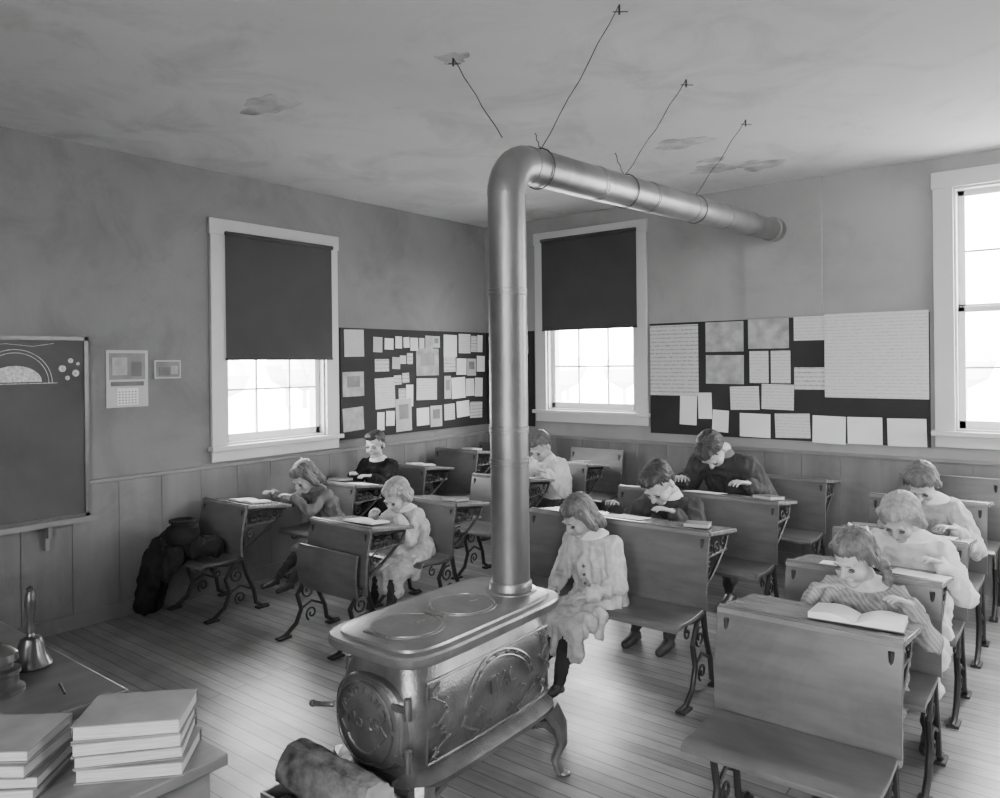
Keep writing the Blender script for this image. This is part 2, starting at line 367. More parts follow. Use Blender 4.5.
b=B(); b.bb(x+.001,x+.012,2.69,2.885,1.61,1.74,'pgrey'); b.bb(x+.012,x+.014,2.70,2.875,1.62,1.73,'cover_g'); b.bb(x+.014,x+.0155,2.72,2.80,1.63,1.69,'cover_d'); b.bb(x+.014,x+.0155,2.81,2.86,1.64,1.70,'pmap'); ob('framed_print',b.mesh('framed_print',False))

# ------------------------------------------------------------ school desks
_desk={}
def desk_mesh(w,h,top=True,fold=False):
    key=(w,h,top,fold)
    if key in _desk: return _desk[key]
    b=B(); k=h/.80; hw=w/2; sz=.435*k
    rings=[]
    for t in range(9):
        q=t/8; z0_=sz-.01 if not fold else sz-.08
        z=z0_+(h-z0_)*q; y=-.035+.05*q**1.4-.012*math.sin(q*math.pi)
        rings.append([(-hw,y,z),(hw,y,z),(hw,y+.018,z),(-hw,y+.018,z)])
    b.loft(rings,'wood')
    rings=[]
    for t in range(11):
        q=t/10
        if fold:
            y=-.075-.02*math.sin(q*math.pi); z=sz-.10+.31*k*q
            rings.append([(-hw+.01,y,z),(hw-.01,y,z),(hw-.01,y-.016,z),(-hw+.01,y-.016,z)])
        else:
            y=-.05-.30*q*k
            z=sz-.012*math.sin(q*math.pi)-(.02*((q-.85)/.15)**2 if q>.85 else 0)
            rings.append([(-hw+.01,y,z),(hw-.01,y,z),(hw-.01,y,z-.018),(-hw+.01,y,z-.018)])
    b.loft(rings,'wood')
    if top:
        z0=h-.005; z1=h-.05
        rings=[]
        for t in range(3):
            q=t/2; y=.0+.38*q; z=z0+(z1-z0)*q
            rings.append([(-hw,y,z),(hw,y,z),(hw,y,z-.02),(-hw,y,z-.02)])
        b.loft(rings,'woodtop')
        b.box((0,.17,h-.15),(w-.06,.30,.012),'wood'); b.box((0,.03,h-.09),(w-.06,.012,.12),'wood')
        b.box((-.08,.20,h-.130),(.15,.20,.026),'cover_g'); b.box((-.07,.205,h-.106),(.14,.19,.020),'pages'); b.box((.12,.19,h-.134),(.12,.17,.018),'cover_d')
        b.lathe([(.022,0),(.022,.004),(.014,.005),(.0,.005)],(hw-.07,.05,h-.011),'iron',14)
    for sx in (-hw+.035,hw-.035):
        f=lambda u,v,s2=sx:(s2,u,v)
        b.tube([f(.0,h-.04),f(.012,sz+.1),f(.0,sz-.02),f(.03,.28*k),f(.085,.15*k),f(.10,.05),f(.15,.015),f(.20,.012)],[.010,.010,.016,.015,.014,.014,.013,.009],'iron',8)
        b.tube([f(.0,sz-.02),f(-.07,sz-.06),f(-.13,.28*k),f(-.10,.17*k),f(-.14,.07),f(-.22,.018),f(-.28,.012)],[.014,.014,.014,.014,.014,.013,.009],'iron',8)
        if not fold: b.tube([f(.0,sz-.03),f(-.12,sz-.045),f(-.22,sz-.032),f(-.30*k,sz-.036)],[.014,.013,.012,.009],'iron',8)
        else: b.tube([f(.0,sz-.03),f(-.05,sz-.05),f(-.085,sz-.02),f(-.085,sz+.1)],[.014,.013,.012,.008],'iron',8)
        b.tube([f(-.11,.17*k),f(-.02,.21*k),f(.075,.16*k)],.009,'iron',6)
        b.tube(spiral((-.045,.29*k),.055,.012,1.2,1.4,18,f),.007,'iron',6)
        b.tube(spiral((-.02,.12*k),.045,.01,4.2,-1.3,16,f),.007,'iron',6)
        if not fold: b.tube(spiral((-.19,sz-.085),.035,.008,1.6,1.2,14,f),.006,'iron',6)
        if top:
            b.tube([f(.02,h-.045),f(.15,h-.055),f(.33,h-.075)],.011,'iron',6)
            b.tube([f(.33,h-.075),f(.30,h-.13),f(.20,h-.20),f(.10,h-.26),f(.012,h-.30)],.010,'iron',6)
            b.tube(spiral((.085,h-.115),.05,.012,2,1.5,18,f),.006,'iron',6)
            b.tube(spiral((.18,h-.115),.045,.01,0,-1.4,18,f),.006,'iron',6)
            b.tube(spiral((.07,h-.21),.04,.01,1,1.4,16,f),.006,'iron',6)
            b.tube(spiral((.265,h-.10),.022,.008,1,1.2,12,f),.005,'iron',6)
        b.box((sx,.15,.008),(.05,.09,.014),'iron'); b.box((sx,-.235,.008),(.05,.09,.014),'iron')
    b.tube([(-hw+.035,0,sz-.04),(hw-.035,0,sz-.04)],.009,'iron',6)
    _desk[key]=b.mesh('school_desk')
    return _desk[key]
def desk(x,w,y,h,top=True,fold=False): return ob('school_desk',desk_mesh(w,h,top,fold),(x,y,0),bevel=.003)
for y,h in ((2.98,.74),(3.95,.75),(4.75,.80),(5.45,.87)): desk(-4.84,.54,y,h)
desk(-4.84,.54,6.12,.87,False)
for y,h in ((3.08,.71),(3.85,.74),(4.70,.80),(5.55,.82)): desk(-3.715,.57,y,h,True,h==.71)
desk(-3.715,.57,6.18,.87,False)
for y,h in ((3.65,.83),(4.72,.82),(5.78,.82)): desk(-2.10,1.12,y,h)
for y,h in ((2.70,.79),(3.49,.79),(4.27,.80),(5.12,.86)): desk(-.80,.62,y,h)
desk(-.80,.62,6.02,.88,False)

# ------------------------------------------------------------ stove
SX,SY=-1.955,2.17
st=empty('box_stove',(SX,SY,0))
def rr(ax,ay,z,n=40,e=5,yo=0):
    out=[]
    for j in range(n):
        a=2*math.pi*(j+.5)/n; c,s=math.cos(a),math.sin(a)
        out.append((ax*math.copysign(abs(c)**(2/e),c),yo+ay*math.copysign(abs(s)**(2/e),s),z))
    return out
prof=[(.25,.17,.38),(.27,.20,.41),(.285,.232,.44),(.305,.236,.445),(.315,.22,.43),(.33,.185,.39),(.36,.196,.40),(.40,.210,.412),(.45,.221,.42),(.50,.226,.424),(.55,.224,.422),(.60,.212,.412),(.64,.195,.398),(.67,.18,.388),(.675,.195,.40),(.69,.213,.42),(.70,.21,.41)]
b=B(); b.loft([rr(a,c,z,64) for z,a,c in prof],'stove')
def axz(z):
    for (z0,a0,c0),(z1,a1,c1) in zip(prof[5:],prof[6:]):
        if z0<=z<=z1: t=(z-z0)/(z1-z0); return a0+(a1-a0)*t,c0+(c1-c0)*t
    return (.2,.4)
for sg in (1,-1):
    sf=(lambda u,v,sg=sg:(sg*(axz(v)[0]+.000),u,v))
    for r,th in ((.165,.007),(.145,.005)):
        b.tube([sf(.02+r*1.25*math.cos(a),.47+r*.95*math.sin(a)) for a in [math.pi*(.06+.88*j/24) for j in range(25)]],th,'stove',6)
    for j in range(9):
        a=math.pi*(.12+.76*j/8); r=.155
        c=sf(.02+r*1.25*math.cos(a),.47+r*.95*math.sin(a)); b.sph(c,(.009,.014,.011),'stove',1)
    for s2 in (-1,1):
        b.tube([sf(.02+s2*.20,.47),sf(.02+s2*.215,.44),sf(.02+s2*.17,.41),sf(.02+s2*.11,.385),sf(.02+s2*.14,.36)],.007,'stove',6)
        # trailing leaf scroll in the end panel
        b.tube([sf(s2*(.30+.028*math.sin(t*1.35)),.36+.26*t/12) for t in range(13)],.004,'stove',6)
        for t in range(1,12,1):
            zz_=.36+.26*t/12; yy=s2*(.30+.028*math.sin(t*1.35)); sd=1 if t%2 else -1
            b.tube([sf(yy,zz_),sf(yy+sd*.014,zz_+.012),sf(yy+sd*.026,zz_+.008)],[.0035,.0065,.002],'stove',5)
        b.tube(spiral((.02+s2*.06,.40),.025,.006,2,-1.1*s2,14,sf),.004,'stove',6)
        b.tube([sf(.02+s2*.09,.45),sf(.02+s2*.12,.475),sf(.02+s2*.15,.46),sf(.02+s2*.13,.44)],.0045,'stove',6)
        b.tube([sf(s2*.35,.36),sf(s2*.35,.63)],.006,'stove',6)
    b.tube([sf(-.35,.36),sf(-.1,.35),sf(.1,.35),sf(.35,.36)],.006,'stove',6)
    b.tube([sf(-.35,.63),sf(.35,.63)],.005,'stove',6)
    raised_text('TIAL',.085,Matrix.Translation((sg*(axz(.53)[0]+.001),.02,.525))@Matrix.Rotation(math.radians(90*sg),4,'Z')@Matrix.Rotation(math.radians(90),4,'X'),st,'raised_lettering_side')
b.loft([[(.165*q*math.copysign(abs(math.cos(a))**.75,math.cos(a)),-d,.485+.15*q*math.copysign(abs(math.sin(a))**.75,math.sin(a))) for a in [2*math.pi*j/48 for j in range(48)]] for q,d in ((1.0,.39),(1.0,.428),(.96,.436),(.93,.434),(.90,.438),(.6,.452),(.05,.456))],'stove')
fd=lambda u,v:(u,-.455+.25*(u*u+(v-.485)**2),v)
b.tube(arc((0,.485),.135,math.pi*.02,math.pi*.98,20,fd),.004,'stove',6); b.tube(arc((0,.485),.135,math.pi*1.02,math.pi*1.98,20,fd),.004,'stove',6)
b.tube(arc((0,.47),.085,math.pi*1.15,math.pi*1.85,14,fd),.005,'stove',6); b.tube(arc((0,.455),.07,math.pi*1.2,math.pi*1.8,14,fd),.004,'stove',6)
for s2 in (-1,1):
    b.tube([fd(s2*.11,.53),fd(s2*.085,.50),fd(s2*.11,.47),fd(s2*.085,.44)],.004,'stove',6)
for j,ch in enumerate('RADIANT'):
    a=math.radians(150-j*20); 
    raised_text(ch,.036,Matrix.Translation(fd(.105*math.cos(a),.485+.105*math.sin(a)))@Matrix.Rotation(math.radians(90),4,'X')@Matrix.Rotation(a-math.pi/2,4,'Z'),st,'raised_letter_%d'%(j+1))
raised_text('No 25',.062,Matrix.Translation((0,-.455,.49))@Matrix.Rotation(math.radians(90),4,'X'),st,'raised_lettering_front')
for z in (.40,.57):
    b.tube([(.185,-.425,z-.035),(.185,-.425,z+.035)],.013,'stove',10); b.box((.155,-.435,z),(.06,.012,.022),'stove')
b.tube([(-.165,-.44,.50),(-.20,-.465,.50),(-.235,-.47,.495)],[.01,.009,.011],'stove',8); b.sph((-.245,-.471,.494),.014,'stove')
b.box((0,-.43,.305),(.26,.03,.04),'stove'); b.tube([(0,-.435,.30),(0,-.46,.30)],.020,'stove',12)
for lx in (-1,1):
    for ly in (-1,1):
        p=[(.185*lx,.37*ly,.29),(.215*lx,.40*ly,.22),(.225*lx,.415*ly,.14),(.20*lx,.395*ly,.07),(.215*lx,.41*ly,.02),(.245*lx,.44*ly,.008)]
        b.tube(p,[.05,.04,.024,.017,.022,.012],'stove',10)
        b.sph((.228*lx,.424*ly,.014),(.028,.028,.013),'stove')
        b.tube([(.10*lx,.385*ly,.26),(.16*lx,.385*ly,.24),(.20*lx,.39*ly,.20)],.016,'stove',8)
        b.tube([(.19*lx,.26*ly,.26),(.195*lx,.33*ly,.24),(.20*lx,.38*ly,.20)],.016,'stove',8)
b.loft([rr(.12,.30,.20,32,4),rr(.17,.37,.24,32,4),rr(.19,.40,.27,32,4)],'stove')
ob('body',b.mesh('stove_body'),parent=st)
b=B()
b.loft([rr(.225,.435,.70,64,6),rr(.245,.455,.705,64,6),rr(.25,.46,.715,64,6),rr(.25,.46,.735,64,6),rr(.244,.454,.743,64,6),rr(.215,.425,.744,64,6),rr(.212,.422,.752,64,6),rr(.205,.415,.754,64,6)],'stovetop')
for cy,r in ((-.24,.125),(.06,.125)):
    b.lathe([(r+.012,.753),(r+.012,.757),(r+.004,.757),(r+.003,.7535),(r-.003,.7535),(r-.004,.758),(.02,.758),(0,.758)],(0,cy,0),'stovetop',36)
    b.lathe([(.022,.758),(.022,.761),(.001,.761)],(0,cy+.06,0),'stovetop',14)
b.box((-.0,-.09,.757),(.10,.02,.006),'stovetop')
b.tube([(-.05,-.40,.77),(.0,-.41,.775),(.06,-.40,.77)],.006,'stove',6)
b.lathe([(.110,.752),(.108,.757),(.09,.762),(.0875,.79),(.084,.795)],(.035,.33,0),'stovetop',32)
ob('top_plate',b.mesh('stove_top'),parent=st)

# stovepipe
PX,PY=-1.92,2.50
b=B(); R=.080
def vring(z,r,n=32): return [(PX+r*math.cos(2*math.pi*j/n),PY+r*math.sin(2*math.pi*j/n),z) for j in range(n)]
zz=[(.765,R),(.80,R),(.802,R)]
for zs in (1.29,1.42,1.99): zz+=[(zs-.014,R),(zs-.012,R+.003),(zs-.004,R+.003),(zs-.003,R+.0005),(zs+.003,R+.0005),(zs+.004,R+.003),(zs+.012,R+.003),(zs+.014,R)]
zz+=[(2.40,R)]
b.loft([vring(z,r) for z,r in zz],'pipe')
end=V((-2.085,6.35,2.775)); st0=V((PX,PY,2.55)); d=(end-st0).normalized()
pts=[]; rad=[]; er=.16
for j in range(0,9):
    a=j/8*math.pi/2*.96
    p=V((PX,PY,2.39))+V((d.x,d.y,0)).normalized()*(er*(1-math.cos(a)))+V((0,0,er*math.sin(a)))
    pts.append(p); rad.append(R+.0025 if j%2 else R+.0015)
b.tube(pts,rad,'pipe',32)
s0=pts[-1]; d=(end-s0).normalized()
pp=[s0,s0+d*.05,s0+d*.051]; rd=[R+.004,R+.004,R+.003]
for q in (.62,1.24,1.86,2.48,3.10):
    for dd,e in ((-.02,.003),(-.018,.006),(-.004,.006),(-.002,.003),(.002,.003),(.004,.007),(.02,.007),(.022,.004)):
        pp.append(s0+d*(q+dd)); rd.append(R+e)
pp+=[end]; rd+=[R+.005]
b.tube(pp,rd,'pipe',32)
b.tube([end-d*.10,end-d*.098,end-d*.01,end+d*.01],[R+.006,R+.018,R+.02,R+.02],'pipe',32)
ob('stovepipe',b.mesh('stovepipe'))
b=B(); pa=lambda q:s0+d*q
def wire(a,c,wob=.02):
    a=V(a);c=V(c); pts=[]
    for j in range(9):
        t=j/8; pts.append(a.lerp(c,t)+V((math.sin(j*2.1)*wob*.3,math.cos(j*1.7)*wob*.3,-math.sin(t*math.pi)*wob*.5)))
    pts[0]=a;pts[-1]=c; b.tube(pts,.0022,'wire',5)
def loopw(q):
    p=pa(q); u=V((1,0,0)); w=d.cross(u).normalized()
    b.tube([p+(u*math.cos(t)+w*math.sin(t))*(R+.009) for t in [2*math.pi*j/20 for j in range(21)]],.003,'wire',5)
for q in (.10,.95,1.95): loopw(q)
wire((-2.42,2.74,ZC),(PX-.02,PY,2.64),.008); wire((-1.53,2.77,ZC),tuple(pa(.12)+V((0,0,R+.01))),.01)
wire(tuple(pa(.12)+V((0,0,R+.01))),tuple(pa(.05)+V((-.09,.15,.20))),.01)
wire((-1.67,3.73,ZC),tuple(pa(.95)+V((0,0,R))),.014); wire(tuple(pa(.95)+V((0,0,R))),tuple(pa(.85)+V((-.06,.1,.22))),.01)
wire((-1.67,4.59,ZC),tuple(pa(1.95)+V((0,0,R))),.014)
for p in ((-2.42,2.74),(-1.67,3.73),(-1.67,4.59),(-1.53,2.77)): b.tube([(p[0],p[1],ZC),(p[0],p[1],ZC-.04)],.005,'wire',6); b.tube([(p[0]-.03,p[1],ZC-.02),(p[0]+.03,p[1]+.02,ZC-.03)],.0025,'wire',5)
ob('pipe_support_wires',b.mesh('wires'))
def patch(name,cx,cy,rx,ry,seed):
    random.seed(seed); b=B(); n=40
    ph=[random.uniform(0,6) for _ in range(4)]
    rr_=[1+.16*math.sin(3*t+ph[0])+.1*math.sin(5*t+ph[1])+.08*math.sin(9*t+ph[2]) for t in [2*math.pi*j/n for j in range(n)]]
    rings=[[(cx+rx*q*rr_[j]*math.cos(2*math.pi*j/n),cy+ry*q*rr_[j]*math.sin(2*math.pi*j/n),z) for j in range(n)] for q,z in ((1,ZC+.001),(.97,ZC-.0022),(.4,ZC-.0012))]
    b.loft(rings,'peel'); ob(name,b.mesh(name))
for i,(a,c,e,f) in enumerate(((-3.67,2.57,.20,.12),(-2.18,4.80,.20,.12),(-2.30,5.60,.16,.14),(-1.98,5.72,.17,.16),(-2.42,2.74,.08,.07),(-2.2,5.35,.10,.06))): patch('ceiling_plaster_patch',a,c,e,f,i)

# ------------------------------------------------------------ teacher's tables, books, bells
b=B(); b.bb(-3.5,-2.16,.15,1.03,.755,.785,'tdesk'); b.bb(-3.45,-2.2,.19,.99,.60,.755,'tdesk')
for lx in (-3.42,-2.24):
    for ly in (.22,.96): b.tube([(lx,ly,.60),(lx,ly,.45),(lx,ly,.4),(lx,ly,0)],[.035,.035,.028,.02],'tdesk',10)
b.bb(-2.70,-2.35,.985,.995,.63,.73,'tdesk')
ob('teacher_desk',b.mesh('teacher_desk'),bevel=.004)
b=B(); b.bb(-2.15,-1.66,.15,1.03,.73,.76,'tlight'); b.bb(-2.12,-1.69,.18,1.0,.62,.73,'tlight')
for lx in (-2.09,-1.72):
    for ly in (.22,.96): b.tube([(lx,ly,.62),(lx,ly,.5),(lx,ly,0)],[.03,.03,.02],'tlight',10)
ob('side_table',b.mesh('side_table'),bevel=.004)
def book(b,c,w,l,h,ang,cov):
    R_=Matrix.Rotation(ang,4,'Z'); c=V(c)
    def bx(off,dim,k): b.box(c+(R_@V(off)),dim,k,R_)
    bx((0,0,h/2),(w-.008,l-.008,h-.006),'pages')
    bx((0,0,.0015),(w,l,.003),cov); bx((0,0,h-.0015),(w,l,.003),cov); bx((-w/2+.002,0,h/2),(.005,l,h),cov)
b=B(); z=.76; random.seed(2)
for i,(h,cv) in enumerate(((.034,'cover_g'),(.03,'cover_g'),(.032,'cover_g'),(.036,'cover_g'))):
    book(b,(-1.795+random.uniform(-.006,.006),.875+random.uniform(-.006,.006),z),.17,.235,h,-.72+random.uniform(-.05,.05),cv); z+=h
ob('book_stack',b.mesh('book_stack',False),bevel=.0015)
b=B(); z=.76
for i,(h,cv) in enumerate(((.03,'cover_g'),(.028,'cover_d'),(.03,'cover_g'),(.026,'cover_g'))):
    book(b,(-1.955+random.uniform(-.008,.008),.64+random.uniform(-.008,.008),z),.18,.24,h,-.85+random.uniform(-.08,.08),cv); z+=h
ob('book_stack',b.mesh('book_stack2',False),bevel=.0015)
def handbell(loc):
    b=B(); b.lathe([(.0,.0),(.057,.0),(.0585,.004),(.050,.02),(.040,.045),(.035,.07),(.028,.085),(.012,.092),(.009,.10)],loc,'brass',32)
    b.lathe([(.009,.10),(.014,.104),(.012,.12),(.010,.14),(.014,.165),(.017,.19),(.014,.215),(.009,.228),(.012,.238),(.0,.246)],loc,'bellwood',20)
    ob('hand_bell',b.mesh('hand_bell'))
handbell((-2.575,.93,.785))
b=B(); b.lathe([(.06,0),(.06,.012),(.045,.02),(.045,.05),(.05,.055),(.05,.065),(.03,.07),(.03,.085),(.045,.09),(.042,.11),(.025,.125),(.008,.13),(.008,.14),(0,.142)],(-2.43,.80,.785),'brass',28); ob('desk_call_bell',b.mesh('desk_call_bell'))
b=B(); b.tube([(-2.34,.92,.79),(-2.26,.90,.792)],[.005,.003],'iron',8); ob('pen',b.mesh('pen'))

fb=empty('firewood_box',(-1.955,1.575,0))
b=B()
for (cx,cy,sx,sy) in ((0,-.10,.46,.014),(0,.10,.46,.014),(-.225,0,.014,.19),(.225,0,.014,.19)): b.box((cx,cy,.15),(sx,sy,.27),'tlight')
b.box((0,0,.015),(.46,.20,.02),'tlight'); ob('crate',b.mesh('crate',False),parent=fb,bevel=.003)
b=B(); random.seed(11)
def log(p0,p1,r,split=False):
    p0=V(p0);p1=V(p1); rings=[]; t=(p1-p0).normalized(); u=V((0,0,1)); u=(u-t*u.dot(t)).normalized(); w=t.cross(u); n=30
    base=[1+random.uniform(-.08,.08) for _ in range(n)]
    for q in range(17):
        c=p0.lerp(p1,q/16); rings.append([c+(u*math.cos(2*math.pi*j/n)+w*math.sin(2*math.pi*j/n))*r*base[j]*(1+random.uniform(-.05,.05)) for j in range(n)])
    b.loft(rings,'bark',capk='endgrain')
log((-.19,.01,.345),(.22,.0,.335),.080); log((-.20,-.045,.20),(.20,-.045,.20),.05); log((-.20,.045,.20),(.20,.04,.20),.05); log((-.2,0,.1),(.2,0,.1),.06)
ob('logs',b.mesh('logs'),parent=fb)

# ------------------------------------------------------------ blob (voxel union) tool
def cap_seg(bm,p0,r0,p1,r1):
    p0=V(p0);p1=V(p1)
    for p,r in ((p0,r0),(p1,r1)): bmesh.ops.create_icosphere(bm,subdivisions=2,radius=r,matrix=Matrix.Translation(p))
    L=(p1-p0).length
    if L>1e-5:
        q=(p1-p0).to_track_quat('Z','Y').to_matrix().to_4x4()
        bmesh.ops.create_cone(bm,cap_ends=True,segments=14,radius1=r0*.99,radius2=r1*.99,depth=L,matrix=Matrix.Translation((p0+p1)/2)@q)
def blob(name,segs,voxel,smooth=3,mats=None,ell=()):
    bm=bmesh.new()
    for s in segs: cap_seg(bm,*s[:4])
    for e in ell: bmesh.ops.create_icosphere(bm,subdivisions=3,radius=1,matrix=Matrix.Translation(V(e[0]))@Matrix.Diagonal((*e[1],1)))
    me=bpy.data.meshes.new('tmp'); bm.to_mesh(me); bm.free()
    o=bpy.data.objects.new('tmp',me); COL.objects.link(o)
    md=o.modifiers.new('r','REMESH'); md.mode='VOXEL'; md.voxel_size=voxel; md.use_smooth_shade=True
    if smooth:
        m2=o.modifiers.new('s','SMOOTH'); m2.factor=.5; m2.iterations=smooth
    dg=bpy.context.evaluated_depsgraph_get(); dg.update()
    res=bpy.data.meshes.new_from_object(o.evaluated_get(dg)); res.name=name
    bpy.data.objects.remove(o); bpy.data.meshes.remove(me)
    keys=[]
    for s in list(segs)+list(ell):
        if s[-1] not in keys: keys.append(s[-1])
    res.materials.clear()
    for k in keys: res.materials.append(M[k])
    if len(keys)>1:
        n=len(res.polygons); c=np.empty(n*3); res.polygons.foreach_get('center',c); c=c.reshape(-1,3)
        best=np.full(n,1e9); idx=np.zeros(n,int)
        for s in segs:
            a=np.array(s[0]);bb_=np.array(s[2]); ab=bb_-a; L=max(ab@ab,1e-12)
            t=np.clip(((c-a)@ab)/L,0,1); dist=np.linalg.norm(c-(a+t[:,None]*ab),axis=1)-(s[1]+(s[3]-s[1])*t)
            m=dist<best; best[m]=dist[m]; idx[m]=keys.index(s[4])
        for e in ell:
            q=np.linalg.norm((c-np.array(e[0]))/np.array(e[1]),axis=1); dist=(q-1)*min(e[1])
            m=dist<best; best[m]=dist[m]; idx[m]=keys.index(e[2])
        res.polygons.foreach_set('material_index',idx.astype(np.int32))
    res.polygons.foreach_set('use_smooth',np.ones(len(res.polygons),bool))
    return res
HEAD=blob('head',[((0,-.082,.012),.008,(0,-.103,-.022),.012,'skin'),((-.008,-.094,-.026),.008,(.008,-.094,-.026),.008,'skin'),
    ((0,.018,-.06),.043,(0,.035,-.15),.043,'skin'),((-.04,-.078,.020),.008,(.04,-.078,.020),.008,'skin'),((-.017,-.083,-.056),.007,(.017,-.083,-.056),.007,'skin')],
    .0045,2,ell=[((0,.014,.03),(.073,.092,.080),'skin'),((0,-.026,-.03),(.058,.060,.075),'skin'),((0,-.058,-.085),(.028,.026,.022),'skin'),
    ((-.034,-.055,-.035),(.026,.028,.03),'skin'),((.034,-.055,-.035),(.026,.028,.03),'skin'),((-.075,.012,-.012),(.010,.018,.028),'skin'),((.075,.012,-.012),(.010,.018,.028),'skin')])
b=B()
for s in (-1,1):
    b.sph((.031*s,-.078,.000),(.014,.008,.005),'dark'); b.tube([(.016*s,-.086,.020),(.03*s,-.087,.024),(.044*s,-.078,.019)],.0022,'hair_m',6)
    b.tube([(.016*s,-.086,-.003),(.031*s,-.088,-.006),(.045*s,-.080,-.003)],.0020,'dark',6)
b.tube([(-.020,-.084,-.056),(0,-.0905,-.055),(.020,-.084,-.056)],.0038,'lip',8)
FACE=b.mesh('face_features')
hp=[]
for i,(xx,L,zc) in enumerate(((-.030,.062,0),(-.010,.075,0),(.011,.082,0),(.031,.072,0))):
    hp.append(((xx*.7,0,0),.014,(xx,-.085,.002),.011,'skin'))
    a=(xx,-.085,.002); b1=(xx*1.1,-.085-L*.45,-.004); c1=(xx*1.15,-.085-L*.75,-.018); e1=(xx*1.15,-.085-L*.92,-.036)
    hp+= [(a,.0095,b1,.009,'skin'),(b1,.009,c1,.008,'skin'),(c1,.008,e1,.0068,'skin')]
hp+=[((.02,-.02,-.004),.014,(.05,-.05,-.012),.0115,'skin'),((.05,-.05,-.012),.011,(.060,-.080,-.022),.009,'skin'),((0,.03,0),.022,(0,-.01,0),.022,'skin')]
HANDR=blob('hand_r',hp,.0038,1)
HANDL=blob('hand_l',[((-s[0][0],*s[0][1:]),s[1],(-s[2][0],*s[2][1:]),s[3],s[4]) for s in hp],.0038,1)
b=B()
for s in (-1,1):
    b.loft([[(s*(.004+.038*q),.088+dy*.3,.075+dz*(.010+.022*q)) for dy,dz in ((-.02,-1),(.02,-1),(.02,1),(-.02,1))] for q in (0,.5,1)],'cloth_white')
b.sph((0,.088,.075),(.012,.012,.014),'cloth_white')
BOW=b.mesh('hair_bow')

